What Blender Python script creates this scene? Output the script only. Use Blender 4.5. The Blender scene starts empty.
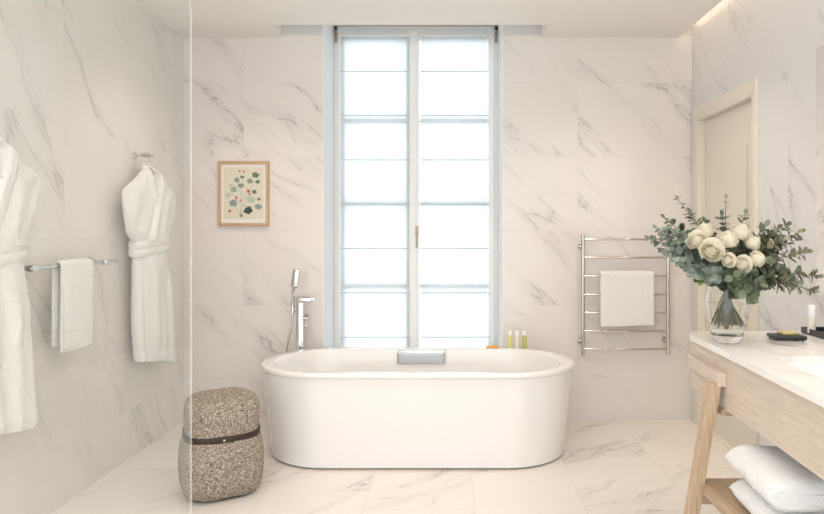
import bpy, bmesh, math, random
from mathutils import Vector, Matrix, noise
random.seed(7)
C = bpy.context.scene.collection
PI = math.pi
F = 620.0; VX = 453.0; VY = 231.0; EYE = 1.30      # focal length in pixels, vanishing point, eye height

# ------------------------------------------------------------------ camera
cam = bpy.data.cameras.new('camera'); camo = bpy.data.objects.new('camera', cam); C.objects.link(camo)
camo.location = (0, 0, EYE); camo.rotation_euler = (PI/2, 0, 0)
cam.sensor_fit = 'HORIZONTAL'; cam.sensor_width = 36; cam.lens = 36*F/824
cam.shift_x = (412-VX)/824; cam.shift_y = (VY-257)/824; cam.clip_start = .05
bpy.context.scene.camera = camo
# ------------------------------------------------------------------ world, lights, exposure
w = bpy.data.worlds.new('world'); bpy.context.scene.world = w; w.use_nodes = True
bg = w.node_tree.nodes['Background']; bg.inputs[0].default_value = (.93, .97, 1, 1); bg.inputs[1].default_value = 2.1
vs = bpy.context.scene.view_settings
vs.view_transform = 'Standard'; vs.look = 'None'; vs.gamma = 1; vs.use_curve_mapping = False; vs.exposure = 0.32

def spot(x, y, z, tx, ty, tz, power, col=(1, .83, .68), angle=100, blend=.9, size=.06):
    l = bpy.data.lights.new('downlight', 'SPOT'); l.energy = power; l.color = col
    l.spot_size = math.radians(angle); l.spot_blend = blend; l.shadow_soft_size = size
    o = bpy.data.objects.new('downlight_lamp', l); C.objects.link(o); o.location = (x, y, z)
    o.rotation_euler = (Vector((tx, ty, tz))-Vector((x, y, z))).to_track_quat('-Z', 'Y').to_euler()
def area(x, y, z, sx, sy, rot, power, col, spread=180):
    l = bpy.data.lights.new('area', 'AREA'); l.shape = 'RECTANGLE'; l.size = sx; l.size_y = sy; l.energy = power; l.color = col
    l.spread = math.radians(spread)
    o = bpy.data.objects.new('area_lamp', l); C.objects.link(o); o.location = (x, y, z); o.rotation_euler = rot
for (x, y, p) in ((-1.25, 3.35, 17), (.95, 3.35, 17), (-.2, 3.0, 15)):
    spot(x, y, 2.59, x, y+.25, 0, p, angle=120)
for (x, y, p) in ((-1.2, 1.9, 12), (.5, 1.9, 14), (1.25, 1.9, 15), (-.3, .9, 14)):
    spot(x, y, 2.59, x, y, 0, p, (1, .91, .83), angle=140)
area(-.1, -.2, 1.9, 2.2, .5, (PI, 0, 0), 26, (1, .94, .89))                 # added unseen fill behind the camera, aimed up to brighten the ceiling
area(1.6, 2.3, 2.705, .05, 3.8, (0, 0, 0), 1.6, (1, .80, .60), 40)             # LED strip in the ceiling slot

# ------------------------------------------------------------------ helpers
def px(x, y, Y): return Vector(((x-VX)*Y/F, Y, EYE-(y-VY)*Y/F))
def obj(name, bm, mats, parent=None, loc=None, smooth=True, auto=None):
    me = bpy.data.meshes.new(name); bmesh.ops.recalc_face_normals(bm, faces=bm.faces[:]) if auto != 'keep' else None
    bm.to_mesh(me); bm.free()
    for m in (mats if isinstance(mats, (list, tuple)) else [mats]): me.materials.append(m)
    if smooth:
        for p in me.polygons: p.use_smooth = True
        try: me.set_sharp_from_angle(angle=math.radians(40))
        except Exception: pass
    o = bpy.data.objects.new(name, me); C.objects.link(o)
    if parent: o.parent = parent
    if loc is not None: o.location = loc
    return o
def tag(o, label, cat, group=None):
    o['label'] = label; o['category'] = cat
    if group: o['group'] = group
    return o
def thing(name, label, cat, loc=(0, 0, 0), rz=0, group=None):
    o = bpy.data.objects.new(name, None); C.objects.link(o); o.location = loc; o.rotation_euler = (0, 0, rz)
    o.empty_display_size = .05
    return tag(o, label, cat, group)
def struct(name, bm, m, parent=None, smooth=False):
    o = obj(name, bm, m, parent, smooth=smooth)
    if not parent: o['kind'] = 'structure'
    return o
def box(bm, a, b, bev=0, seg=2, mi=0, mat=None):
    vs_ = [bm.verts.new((x, y, z)) for x in (a[0], b[0]) for y in (a[1], b[1]) for z in (a[2], b[2])]
    fs = [bm.faces.new([vs_[i] for i in q]) for q in ((0,1,3,2),(4,6,7,5),(0,4,5,1),(2,3,7,6),(0,2,6,4),(1,5,7,3))]
    for f in fs: f.material_index = mi
    if mat is not None: bmesh.ops.transform(bm, matrix=mat, verts=vs_)
    if bev:
        es = list({e for f in fs for e in f.edges})
        r = bmesh.ops.bevel(bm, geom=es, offset=bev, segments=seg, profile=.5, affect='EDGES')
        for f in r['faces']: f.material_index = mi
def loft(bm, rings, cap0=True, cap1=True, mi=0, closed=True):
    R = [[bm.verts.new(p) for p in r] for r in rings]
    n = len(R[0])
    for a, b in zip(R[:-1], R[1:]):
        for i in range(n if closed else n-1):
            f = bm.faces.new((a[i], a[(i+1) % n], b[(i+1) % n], b[i])); f.material_index = mi
    if cap0: bm.faces.new(R[0][::-1]).material_index = mi
    if cap1: bm.faces.new(R[-1]).material_index = mi
    return R
def tube(bm, pts, r, n=12, mi=0, flat=None):
    pts = [Vector(p) for p in pts]; rs = r if isinstance(r, (list, tuple)) else [r]*len(pts)
    rings = []; up = None
    for i, p in enumerate(pts):
        t = (pts[min(i+1, len(pts)-1)]-pts[max(i-1, 0)]).normalized()
        if up is None: up = t.orthogonal().normalized()
        up = (up-t*up.dot(t)).normalized(); s = t.cross(up)
        rings.append([p+(up*math.cos(2*PI*k/n)+s*math.sin(2*PI*k/n))*rs[i] for k in range(n)])
    loft(bm, rings, mi=mi)
def lathe(bm, prof, c=(0, 0, 0), n=32, mi=0, cap0=True, cap1=True):
    c = Vector(c)
    loft(bm, [[c+Vector((r*math.cos(2*PI*k/n), r*math.sin(2*PI*k/n), z)) for k in range(n)] for r, z in prof], cap0, cap1, mi)
def spline(P, n=10):
    P = [Vector(p) for p in P]; Q = [P[0]*2-P[1]]+P+[P[-1]*2-P[-2]]; out = []
    for i in range(1, len(Q)-2):
        for k in range(n):
            t = k/n; a, b, c, d = Q[i-1:i+3]
            out.append(.5*((2*b)+(c-a)*t+(2*a-5*b+4*c-d)*t*t+(3*b-a-3*c+d)*t**3))
    return out+[P[-1]]
def interp(tab, x):
    if x <= tab[0][0]: return tab[0][1:]
    for a, b in zip(tab[:-1], tab[1:]):
        if x <= b[0]:
            t = (x-a[0])/(b[0]-a[0]); t = t*t*(3-2*t) if False else t
            return [p+(q-p)*t for p, q in zip(a[1:], b[1:])]
    return tab[-1][1:]
def bumpy(bm, amp, sc, seed=0):
    bm.normal_update()
    d = [(v, v.normal*noise.noise(v.co*sc+Vector((seed, 0, 0)))*amp) for v in bm.verts]
    for v, o in d: v.co += o

# ------------------------------------------------------------------ materials
def newmat(name):
    m = bpy.data.materials.new(name); m.use_nodes = True
    return m, m.node_tree.nodes, m.node_tree.links, m.node_tree.nodes['Principled BSDF']
def plain(name, col, rough=.5, metal=0, bump=None, coat=0, var=0, vscale=8, sheen=0, spec=.5):
    m, N, L, b = newmat(name)
    b.inputs['Base Color'].default_value = (*col, 1); b.inputs['Roughness'].default_value = rough; b.inputs['Metallic'].default_value = metal
    b.inputs['Coat Weight'].default_value = coat; b.inputs['Sheen Weight'].default_value = sheen
    b.inputs['Specular IOR Level'].default_value = spec
    tc = N.new('ShaderNodeTexCoord')
    nz = N.new('ShaderNodeTexNoise'); nz.inputs['Scale'].default_value = vscale; nz.inputs['Detail'].default_value = 4; L.new(tc.outputs['Object'], nz.inputs['Vector'])
    mx = N.new('ShaderNodeMix'); mx.data_type = 'RGBA'; mx.inputs['A'].default_value = (*[c*(1-var) for c in col], 1); mx.inputs['B'].default_value = (*[min(1, c*(1+var)) for c in col], 1)
    L.new(nz.outputs['Fac'], mx.inputs['Factor']); L.new(mx.outputs['Result'], b.inputs['Base Color'])
    if bump:
        sc, st = bump
        n2 = N.new('ShaderNodeTexNoise'); n2.inputs['Scale'].default_value = sc; n2.inputs['Detail'].default_value = 3; L.new(tc.outputs['Object'], n2.inputs['Vector'])
        bp = N.new('ShaderNodeBump'); bp.inputs['Strength'].default_value = st; bp.inputs['Distance'].default_value = .006
        L.new(n2.outputs['Fac'], bp.inputs['Height']); L.new(bp.outputs['Normal'], b.inputs['Normal'])
    return m
def math_(N, L, op, a, b=None, c=None, clamp=False):
    n = N.new('ShaderNodeMath'); n.operation = op; n.use_clamp = clamp
    for i, v in enumerate((a, b, c)):
        if v is None: continue
        if isinstance(v, (int, float)): n.inputs[i].default_value = v
        else: L.new(v, n.inputs[i])
    return n.outputs[0]
def maprange(N, L, v, a, b, c, d):
    n = N.new('ShaderNodeMapRange'); n.interpolation_type = 'SMOOTHSTEP'; L.new(v, n.inputs[0])
    for i, q in enumerate((a, b, c, d)): n.inputs[i+1].default_value = q
    return n.outputs[0]
def marble(name, plane, tw, th, u0, v0, ang=50, base=(.83, .79, .755), vein=(.38, .365, .35), rough=.16, seed=0, stagger=0, grout=.13, vs_=1.0, amt=.72):
    m, N, L, b = newmat(name)
    geo = N.new('ShaderNodeNewGeometry'); sep = N.new('ShaderNodeSeparateXYZ'); L.new(geo.outputs['Position'], sep.inputs[0])
    X, Y, Z = sep.outputs
    u, v = {'back': (X, Z), 'left': (Y, Z), 'right': (math_(N, L, 'MULTIPLY', Y, -1), Z), 'floor': (X, Y)}[plane]
    vt = math_(N, L, 'DIVIDE', math_(N, L, 'SUBTRACT', v, v0), th)
    fv = math_(N, L, 'FLOOR', vt)
    ut = math_(N, L, 'DIVIDE', math_(N, L, 'SUBTRACT', u, u0), tw)
    if stagger:
        # columns of tiles shifted along v in alternate columns
        fu = math_(N, L, 'FLOOR', ut)
        vt = math_(N, L, 'ADD', vt, math_(N, L, 'MULTIPLY', math_(N, L, 'MODULO', math_(N, L, 'ABSOLUTE', fu), 2), stagger)); fv = math_(N, L, 'FLOOR', vt)
    fu = math_(N, L, 'FLOOR', ut)
    cb = N.new('ShaderNodeCombineXYZ'); L.new(fu, cb.inputs[0]); L.new(fv, cb.inputs[1]); cb.inputs[2].default_value = seed
    wn = N.new('ShaderNodeTexWhiteNoise'); L.new(cb.outputs[0], wn.inputs['Vector'])
    sw = N.new('ShaderNodeSeparateColor'); L.new(wn.outputs['Color'], sw.inputs[0])
    uo = math_(N, L, 'ADD', u, math_(N, L, 'MULTIPLY', sw.outputs[0], 9)); vo = math_(N, L, 'ADD', v, math_(N, L, 'MULTIPLY', sw.outputs[1], 9))
    ca, sa = math.cos(math.radians(ang)), math.sin(math.radians(ang))
    p = math_(N, L, 'SUBTRACT', math_(N, L, 'MULTIPLY', uo, ca), math_(N, L, 'MULTIPLY', vo, sa))
    q = math_(N, L, 'ADD', math_(N, L, 'MULTIPLY', uo, sa), math_(N, L, 'MULTIPLY', vo, ca))
    wc = N.new('ShaderNodeCombineXYZ'); L.new(uo, wc.inputs[0]); L.new(vo, wc.inputs[1])
    wz = N.new('ShaderNodeTexNoise'); wz.inputs['Scale'].default_value = 1.7; wz.inputs['Detail'].default_value = 2; L.new(wc.outputs[0], wz.inputs['Vector'])
    q = math_(N, L, 'ADD', q, math_(N, L, 'MULTIPLY', math_(N, L, 'SUBTRACT', wz.outputs['Fac'], .5), .22))
    def vein_(ps, qs, zoff, detail, width, mlo, mhi, dist=.5, rg=.55):
        c = N.new('ShaderNodeCombineXYZ'); L.new(math_(N, L, 'MULTIPLY', p, ps*vs_), c.inputs[0]); L.new(math_(N, L, 'MULTIPLY', q, qs*vs_), c.inputs[1])
        L.new(math_(N, L, 'ADD', sw.outputs[2], zoff), c.inputs[2])
        n = N.new('ShaderNodeTexNoise'); n.inputs['Scale'].default_value = 1; n.inputs['Detail'].default_value = detail; n.inputs['Roughness'].default_value = rg; n.inputs['Distortion'].default_value = dist
        L.new(c.outputs[0], n.inputs['Vector'])
        d = math_(N, L, 'ABSOLUTE', math_(N, L, 'SUBTRACT', n.outputs['Fac'], .5))
        n2 = N.new('ShaderNodeTexNoise'); n2.inputs['Scale'].default_value = 1.9; n2.inputs['Detail'].default_value = 3
        ad = N.new('ShaderNodeVectorMath'); ad.operation = 'ADD'; L.new(c.outputs[0], ad.inputs[0]); ad.inputs[1].default_value = (7.3, 3.1, 5+zoff); L.new(ad.outputs[0], n2.inputs['Vector'])
        mask = maprange(N, L, n2.outputs['Fac'], mlo, mhi, 0, 1)
        line = maprange(N, L, d, 0, width, 1, 0); halo = maprange(N, L, d, 0, width*7, .28, 0)
        return math_(N, L, 'MULTIPLY', math_(N, L, 'MAXIMUM', line, halo), mask)
    v1 = vein_(.42, 1.9, 0, 10, .0062, .45, .58, .12, .56)
    v2 = math_(N, L, 'MULTIPLY', vein_(.5, 3.6, 11, 8, .009, .50, .64, .12, .56), .5)
    v3 = math_(N, L, 'MULTIPLY', vein_(.7, 7.0, 23, 5, .018, .53, .72, .15), .22)
    vv = math_(N, L, 'MULTIPLY', math_(N, L, 'MAXIMUM', math_(N, L, 'MAXIMUM', v1, v2), v3), amt, clamp=True)
    cl = N.new('ShaderNodeTexNoise'); cl.inputs['Scale'].default_value = 1.6; cl.inputs['Detail'].default_value = 4
    cc = N.new('ShaderNodeCombineXYZ'); L.new(p, cc.inputs[0]); L.new(math_(N, L, 'MULTIPLY', q, 2), cc.inputs[1]); L.new(cc.outputs[0], cl.inputs['Vector'])
    m0 = N.new('ShaderNodeMix'); m0.data_type = 'RGBA'; m0.inputs['A'].default_value = (*[c*.965 for c in base], 1); m0.inputs['B'].default_value = (*[min(1, c*1.03) for c in base], 1); L.new(cl.outputs['Fac'], m0.inputs['Factor'])
    m1 = N.new('ShaderNodeMix'); m1.data_type = 'RGBA'; L.new(vv, m1.inputs['Factor']); L.new(m0.outputs['Result'], m1.inputs['A']); m1.inputs['B'].default_value = (*vein, 1)
    def edge(t, w_):
        f = math_(N, L, 'FRACT', t); return math_(N, L, 'LESS_THAN', math_(N, L, 'MINIMUM', f, math_(N, L, 'SUBTRACT', 1, f)), w_)
    g = math_(N, L, 'MULTIPLY', math_(N, L, 'MAXIMUM', edge(ut, .0017/tw), edge(vt, .0017/th)), grout)
    m2 = N.new('ShaderNodeMix'); m2.data_type = 'RGBA'; L.new(g, m2.inputs['Factor']); L.new(m1.outputs['Result'], m2.inputs['A']); m2.inputs['B'].default_value = (.42, .39, .36, 1)
    L.new(m2.outputs['Result'], b.inputs['Base Color']); b.inputs['Roughness'].default_value = rough
    return m
def arch_glass(name, tint=(.93, .97, .95), rough=0, ior=1.45, haze=0, hazecol=(.9, .95, .93)):
    m, N, L, b = newmat(name); N.remove(b); out = N['Material Output']
    fr = N.new('ShaderNodeFresnel'); fr.inputs[0].default_value = ior
    geo = N.new('ShaderNodeNewGeometry'); fac = math_(N, L, 'MULTIPLY', fr.outputs[0], math_(N, L, 'SUBTRACT', 1, geo.outputs['Backfacing']))
    tr = N.new('ShaderNodeBsdfTransparent'); tr.inputs[0].default_value = (*tint, 1)
    gl = N.new('ShaderNodeBsdfGlossy'); gl.inputs['Roughness'].default_value = rough
    mx = N.new('ShaderNodeMixShader'); L.new(fac, mx.inputs[0]); L.new(tr.outputs[0], mx.inputs[1]); L.new(gl.outputs[0], mx.inputs[2])
    res = mx.outputs[0]
    if haze:
        df = N.new('ShaderNodeBsdfDiffuse'); df.inputs[0].default_value = (*hazecol, 1)
        m2 = N.new('ShaderNodeMixShader'); m2.inputs[0].default_value = haze; L.new(res, m2.inputs[1]); L.new(df.outputs[0], m2.inputs[2]); res = m2.outputs[0]
    L.new(res, out.inputs[0]); return m
def wood(name, c1, c2, axis=1, scale=1.0, rough=.5):
    m, N, L, b = newmat(name)
    tc = N.new('ShaderNodeTexCoord'); mp = N.new('ShaderNodeMapping'); L.new(tc.outputs['Object'], mp.inputs[0])
    s = [130*scale]*3; s[axis] = 7*scale; mp.inputs['Scale'].default_value = s
    n = N.new('ShaderNodeTexNoise'); n.inputs['Scale'].default_value = 1; n.inputs['Detail'].default_value = 6; n.inputs['Distortion'].default_value = .6; L.new(mp.outputs[0], n.inputs['Vector'])
    mp2 = N.new('ShaderNodeMapping'); L.new(tc.outputs['Object'], mp2.inputs[0]); s2 = [9*scale]*3; s2[axis] = .6*scale; mp2.inputs['Scale'].default_value = s2
    n2 = N.new('ShaderNodeTexNoise'); n2.inputs['Scale'].default_value = 1; n2.inputs['Detail'].default_value = 3; L.new(mp2.outputs[0], n2.inputs['Vector'])
    f = math_(N, L, 'ADD', math_(N, L, 'MULTIPLY', n.outputs['Fac'], .8), math_(N, L, 'MULTIPLY', n2.outputs['Fac'], .2))
    mr = maprange(N, L, f, .34, .66, 0, 1)
    mx = N.new('ShaderNodeMix'); mx.data_type = 'RGBA'; L.new(mr, mx.inputs['Factor']); mx.inputs['A'].default_value = (*c1, 1); mx.inputs['B'].default_value = (*c2, 1)
    L.new(mx.outputs['Result'], b.inputs['Base Color']); b.inputs['Roughness'].default_value = rough
    bp = N.new('ShaderNodeBump'); bp.inputs['Strength'].default_value = .15; bp.inputs['Distance'].default_value = .002; L.new(n.outputs['Fac'], bp.inputs['Height']); L.new(bp.outputs[0], b.inputs['Normal'])
    return m
def tweed(name):
    m, N, L, b = newmat(name)
    tc = N.new('ShaderNodeTexCoord')
    def nz(sc, det, st=(1, 1, 1)):
        mp = N.new('ShaderNodeMapping'); mp.inputs['Scale'].default_value = st; L.new(tc.outputs['Object'], mp.inputs[0])
        n = N.new('ShaderNodeTexNoise'); n.inputs['Scale'].default_value = sc; n.inputs['Detail'].default_value = det; n.inputs['Roughness'].default_value = .7; L.new(mp.outputs[0], n.inputs['Vector']); return n.outputs['Fac']
    a = nz(270, 2, (1, 1, .30)); c = nz(200, 2, (.45, .45, 1.2)); d = nz(5, 2)
    f = math_(N, L, 'ADD', math_(N, L, 'MULTIPLY', a, .5), math_(N, L, 'MULTIPLY', c, .5))
    r = N.new('ShaderNodeValToRGB'); L.new(f, r.inputs[0]); e = r.color_ramp.elements
    e[0].position = .37; e[0].color = (.085, .062, .042, 1); e[1].position = .63; e[1].color = (.70, .64, .55, 1)
    x = e.new(.47); x.color = (.24, .20, .155, 1); x = e.new(.54); x.color = (.40, .34, .27, 1)
    L.new(r.outputs[0], b.inputs['Base Color']); b.inputs['Roughness'].default_value = .95
    bp = N.new('ShaderNodeBump'); bp.inputs['Strength'].default_value = .8; bp.inputs['Distance'].default_value = .004; L.new(f, bp.inputs['Height']); L.new(bp.outputs[0], b.inputs['Normal'])
    return m
def sheer(name):
    m, N, L, b = newmat(name); N.remove(b); out = N['Material Output']
    t = N.new('ShaderNodeBsdfTransparent'); t.inputs[0].default_value = (.52, .545, .555, 1)
    d = N.new('ShaderNodeBsdfTranslucent'); d.inputs[0].default_value = (.60, .64, .66, 1)
    e = N.new('ShaderNodeBsdfDiffuse'); e.inputs[0].default_value = (.9, .93, .95, 1)
    m1 = N.new('ShaderNodeMixShader'); m1.inputs[0].default_value = .35; L.new(d.outputs[0], m1.inputs[1]); L.new(e.outputs[0], m1.inputs[2])
    m2 = N.new('ShaderNodeMixShader'); m2.inputs[0].default_value = .52; L.new(m1.outputs[0], m2.inputs[1]); L.new(t.outputs[0], m2.inputs[2])
    # fine weave
    tc = N.new('ShaderNodeTexCoord'); mp = N.new('ShaderNodeMapping'); mp.inputs['Scale'].default_value = (60, 1, 2); L.new(tc.outputs['Object'], mp.inputs[0])
    n = N.new('ShaderNodeTexNoise'); n.inputs['Scale'].default_value = 1; L.new(mp.outputs[0], n.inputs['Vector']); L.new(maprange(N, L, n.outputs['Fac'], .2, .8, .25, .31), m2.inputs[0])
    L.new(m2.outputs[0], out.inputs[0]); return m

BASE = (.81, .760, .722)
M = dict(
    mb=marble('marble_back', 'back', .98, .51, -1.44, 1.30-.51*3, seed=1, ang=42, base=BASE),
    mbr=marble('marble_back_right', 'back', .98, .51, .857, 1.30-.51*3, seed=4, ang=42, base=BASE),
    ml=marble('marble_left', 'left', .60, .51, 2.95, 1.30-.51*3, seed=8, ang=58, base=BASE, vs_=.9),
    mr=marble('marble_right', 'right', .66, .51, -3.04, 1.30-.51*3, seed=3, ang=45, base=(.755, .745, .745), rough=.12),  # cooler base colour paints in the bluish window light on this wall
    mf=marble('marble_floor', 'floor', .519, 1.04, .10, 3.41-1.04*4, seed=5, ang=-35, stagger=.5, base=(.83, .785, .73), rough=.2, grout=.28),
    mt=marble('marble_counter', 'floor', 9, 9, -4, -4, seed=6, ang=60, base=(.86, .83, .80), rough=.035, vs_=1.3, grout=0, amt=.8),
    plaster=plain('plaster', (.90, .87, .83), .85), plasterw=plain('white_plaster', (.88, .885, .88), .8),
    winpaint=plain('window_paint', (.93, .935, .925), .4), doorpaint=plain('door_paint', (.80, .75, .66), .45),
    enamel=plain('white_enamel', (.88, .86, .84), .12, coat=.6), chrome=plain('chrome', (.66, .655, .65), .10, 1),
    steel=plain('polished_steel', (.60, .565, .53), .13, 1),
    oak=wood('oak', (.46, .33, .21), (.62, .47, .325), 2), oaky=wood('pale_oak', (.60, .50, .41), (.70, .60, .50), 1), oakx=wood('oak_shelf', (.40, .28, .18), (.56, .42, .29), 1),
    frame=wood('frame_oak', (.52, .33, .17), (.66, .45, .26), 2),
    terry=plain('white_terry', (.89, .87, .84), .95, bump=(150, 1.0), sheen=.3, var=.05, vscale=110),
    terryg=plain('white_terry_bath', (.86, .87, .87), .95, bump=(120, 1.0), sheen=.3, var=.06, vscale=100),
    tweed=tweed('tweed'), leather=plain('brown_leather', (.035, .018, .013), .55, bump=(90, .3)), brass=plain('brass', (.7, .6, .4), .3, 1),
    glass=arch_glass('shower_glass', (.972, .984, .977), haze=.03, hazecol=(.80, .86, .80)), glassedge=arch_glass('glass_edge', (.93, .97, .96), haze=.25, hazecol=(.86, .95, .93)),
    pane=arch_glass('window_glass', (.97, .98, .98)), vaseg=arch_glass('vase_glass', (.985, .99, .987), ior=1.5), water=arch_glass('water', (.985, .99, .98), ior=1.15),
    sheer=sheer('sheer_fabric'), batten=plain('batten', (.62, .68, .70), .7),
    bronze=plain('bronze', (.42, .38, .33), .35, .8), black=plain('black_lacquer', (.02, .02, .022), .35), paper=plain('paper', (.74, .70, .57), .8), matb=plain('mat_board', (.86, .82, .76), .8),
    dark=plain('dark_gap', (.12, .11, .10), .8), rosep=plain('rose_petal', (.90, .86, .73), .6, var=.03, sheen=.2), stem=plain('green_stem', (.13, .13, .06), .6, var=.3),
    twine=plain('twine', (.40, .28, .16), .9), soap=plain('orange_soap', (.85, .42, .10), .4), gold=plain('gold_wrap', (.74, .60, .25), .45),
    capw=plain('white_cap', (.9, .89, .87), .35), lot=plain('lotion', (.70, .72, .22), .25, coat=.5), lotc=plain('pale_lotion', (.80, .80, .62), .25, coat=.5),
    cream=plain('cream_bottle', (.80, .76, .68), .4), iron=plain('iron', (.35, .37, .38), .5),
)
_m, _N, _L, _b = newmat('rose_petal'); _b.inputs['Base Color'].default_value = (.93, .90, .80, 1); _b.inputs['Roughness'].default_value = .6
_t = _N.new('ShaderNodeBsdfTranslucent'); _t.inputs[0].default_value = (.95, .92, .80, 1); _x = _N.new('ShaderNodeMixShader'); _x.inputs[0].default_value = .45
_L.new(_b.outputs[0], _x.inputs[1]); _L.new(_t.outputs[0], _x.inputs[2]); _L.new(_x.outputs[0], _N['Material Output'].inputs[0]); M['rosep'] = _m
_m, _N, _L, _b = newmat('vase_clear_glass'); _b.inputs['Transmission Weight'].default_value = 1; _b.inputs['Roughness'].default_value = 0; _b.inputs['IOR'].default_value = 1.45; _b.inputs['Base Color'].default_value = (.98, .99, .985, 1); M['vaseg'] = _m
def leafmat(name, col, back):
    m, N, L, b = newmat(name)
    geo = N.new('ShaderNodeNewGeometry'); tc = N.new('ShaderNodeTexCoord'); n = N.new('ShaderNodeTexNoise'); n.inputs['Scale'].default_value = 22; L.new(tc.outputs['Object'], n.inputs['Vector'])
    a = N.new('ShaderNodeMix'); a.data_type = 'RGBA'; L.new(maprange(N, L, n.outputs['Fac'], .35, .65, 0, 1), a.inputs['Factor']); a.inputs['A'].default_value = (*[c*.42 for c in col], 1); a.inputs['B'].default_value = (*[c*1.55 for c in col], 1)
    k = N.new('ShaderNodeMix'); k.data_type = 'RGBA'; L.new(geo.outputs['Backfacing'], k.inputs['Factor']); L.new(a.outputs['Result'], k.inputs['A']); k.inputs['B'].default_value = (*back, 1)
    L.new(k.outputs['Result'], b.inputs['Base Color']); b.inputs['Roughness'].default_value = .5
    return m
LEAF = [leafmat('eucalyptus_blue', (.155, .19, .155), (.30, .34, .28)), leafmat('eucalyptus_green', (.10, .13, .075), (.22, .26, .18)),
        leafmat('eucalyptus_olive', (.17, .18, .115), (.32, .29, .20)), leafmat('fresh_green', (.14, .25, .05), (.22, .32, .09))]

# ------------------------------------------------------------------ room
XL, XR, YB, YN = -1.85, 1.644, 4.264, -.9
H = 2.63; TILE = 2.645; HT = 3.0
WX0, WX1 = -.895, .344; WY = 4.63; WZ0, WZ1 = .16, 2.83
bm = bmesh.new(); box(bm, (XL-.1, YN, -.1), (XR+.1, YB+.6, 0)); struct('floor', bm, M['mf'])
bm = bmesh.new(); box(bm, (XL-.12, YN, 0), (XL, YB+.6, HT)); struct('wall_left', bm, M['ml'])
# back wall: pieces left, right of the opening; thick; painted above the tile line
bm = bmesh.new(); box(bm, (XL, YB, 0), (WX0, YB+.6, TILE)); box(bm, (WX0, YB, 0), (0, YB+.6, WZ0)); struct('wall_back', bm, M['mb'])
bm = bmesh.new(); box(bm, (WX1, YB, 0), (XR, YB+.6, TILE)); box(bm, (0, YB, 0), (WX1, YB+.6, WZ0)); struct('wall_back_right', bm, M['mbr'])
bm = bmesh.new()
box(bm, (XL, YB+.003, TILE), (WX0, YB+.6, HT)); box(bm, (WX1, YB+.003, TILE), (XR, YB+.6, HT)); box(bm, (WX0, YB+.003, WZ1), (WX1, YB+.6, HT))
struct('wall_back_upper', bm, plain('grey_plaster', (.66, .65, .62), .8))
bm = bmesh.new()                                                     # painted reveals of the window opening
box(bm, (WX0, YB+.001, WZ0), (WX0+.006, YB+.6, WZ1)); box(bm, (WX1-.006, YB+.001, WZ0), (WX1, YB+.6, WZ1)); box(bm, (WX0, YB+.001, WZ0), (WX1, YB+.6, WZ0+.006))
struct('trim_1', bm, M['plasterw'])
# right wall with the door opening
DY0, DY1, DZ = 3.385, 4.15, 2.05
bm = bmesh.new(); box(bm, (XR, YN, 0), (XR+.15, DY0, HT)); box(bm, (XR, DY1, 0), (XR+.15, YB+.6, HT)); box(bm, (XR, DY0, DZ), (XR+.15, DY1, HT)); struct('wall_right', bm, M['mr'])
# ceiling with the recess before the window and the light slot along the right wall
RX0, RX1, RY = -1.18, .61, 4.0
SX = 1.552
bm = bmesh.new()
box(bm, (XL, YN, H), (SX, RY, H+.30)); box(bm, (XL, RY, H), (RX0, YB, H+.30)); box(bm, (RX1, RY, H), (SX, YB, H+.30))
box(bm, (RX0, RY, HT-.01), (RX1, YB+.6, HT+.1)); box(bm, (SX-.05, YN, H+.09), (XR, YB, H+.30))
struct('ceiling', bm, M['plaster'])
# LED strip in the slot
bm = bmesh.new(); box(bm, (1.575, .3, H+.078), (1.625, YB-.02, H+.0895), .002)
M['led'] = newmat('led')[0]; _b = M['led'].node_tree.nodes['Principled BSDF']; _b.inputs['Emission Color'].default_value = (1, .80, .58, 1); _b.inputs['Emission Strength'].default_value = 1.5
tag(obj('led_strip', bm, M['led']), 'warm light strip recessed in ceiling slot along the right wall', 'light')

# door
dr = bpy.data.objects.new('door_1', None); C.objects.link(dr); dr.location = (XR, DY0, 0); dr['kind'] = 'structure'
def W(o, parent):                                                   # keep world coordinates while parenting to a located empty
    o.parent = parent; o.matrix_parent_inverse = Matrix.Translation(parent.location).inverted(); return o
bm = bmesh.new(); box(bm, (XR+.040, DY0+.014, .004), (XR+.08, DY1-.014, DZ-.014), .002)
def moulding(bm, x, y0, y1, z0, z1, wd=.018, t=.012):
    for (a, b) in (((x, y0, z0), (x+t, y1, z0+wd)), ((x, y0, z1-wd), (x+t, y1, z1)), ((x, y0, z0), (x+t, y0+wd, z1)), ((x, y1-wd, z0), (x+t, y1, z1))): box(bm, a, b, .003)
for y, zt_ in ((DY0+.158, 1.785), (DY0+.095, 1.83)): box(bm, (XR+.026, y-.005, .2), (XR+.0405, y+.005, zt_), .002)
W(obj('door_leaf', bm, M['doorpaint'], smooth=False), dr)
bm = bmesh.new()
for (a, b) in (((XR-.012, DY0-.04, 0), (XR+.0, DY0+.0, DZ+.075)), ((XR-.012, DY1, 0), (XR, DY1+.08, DZ+.075)), ((XR-.012, DY0, DZ), (XR, DY1, DZ+.075)),
               ((XR-.022, DY0-.055, 0), (XR, DY0-.04, DZ+.075)),
               ((XR-.010, DY0, 0), (XR+.12, DY0+.012, DZ)), ((XR-.010, DY1-.012, 0), (XR+.12, DY1, DZ)), ((XR-.010, DY0, DZ-.012), (XR+.12, DY1, DZ))): box(bm, a, b, .002)
W(obj('door_frame', bm, M['doorpaint'], smooth=False), dr)
bm = bmesh.new(); box(bm, (XR+.002, DY0+.012, .0), (XR+.10, DY1-.012, .005)); W(obj('threshold', bm, M['doorpaint'], smooth=False), dr)

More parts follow.
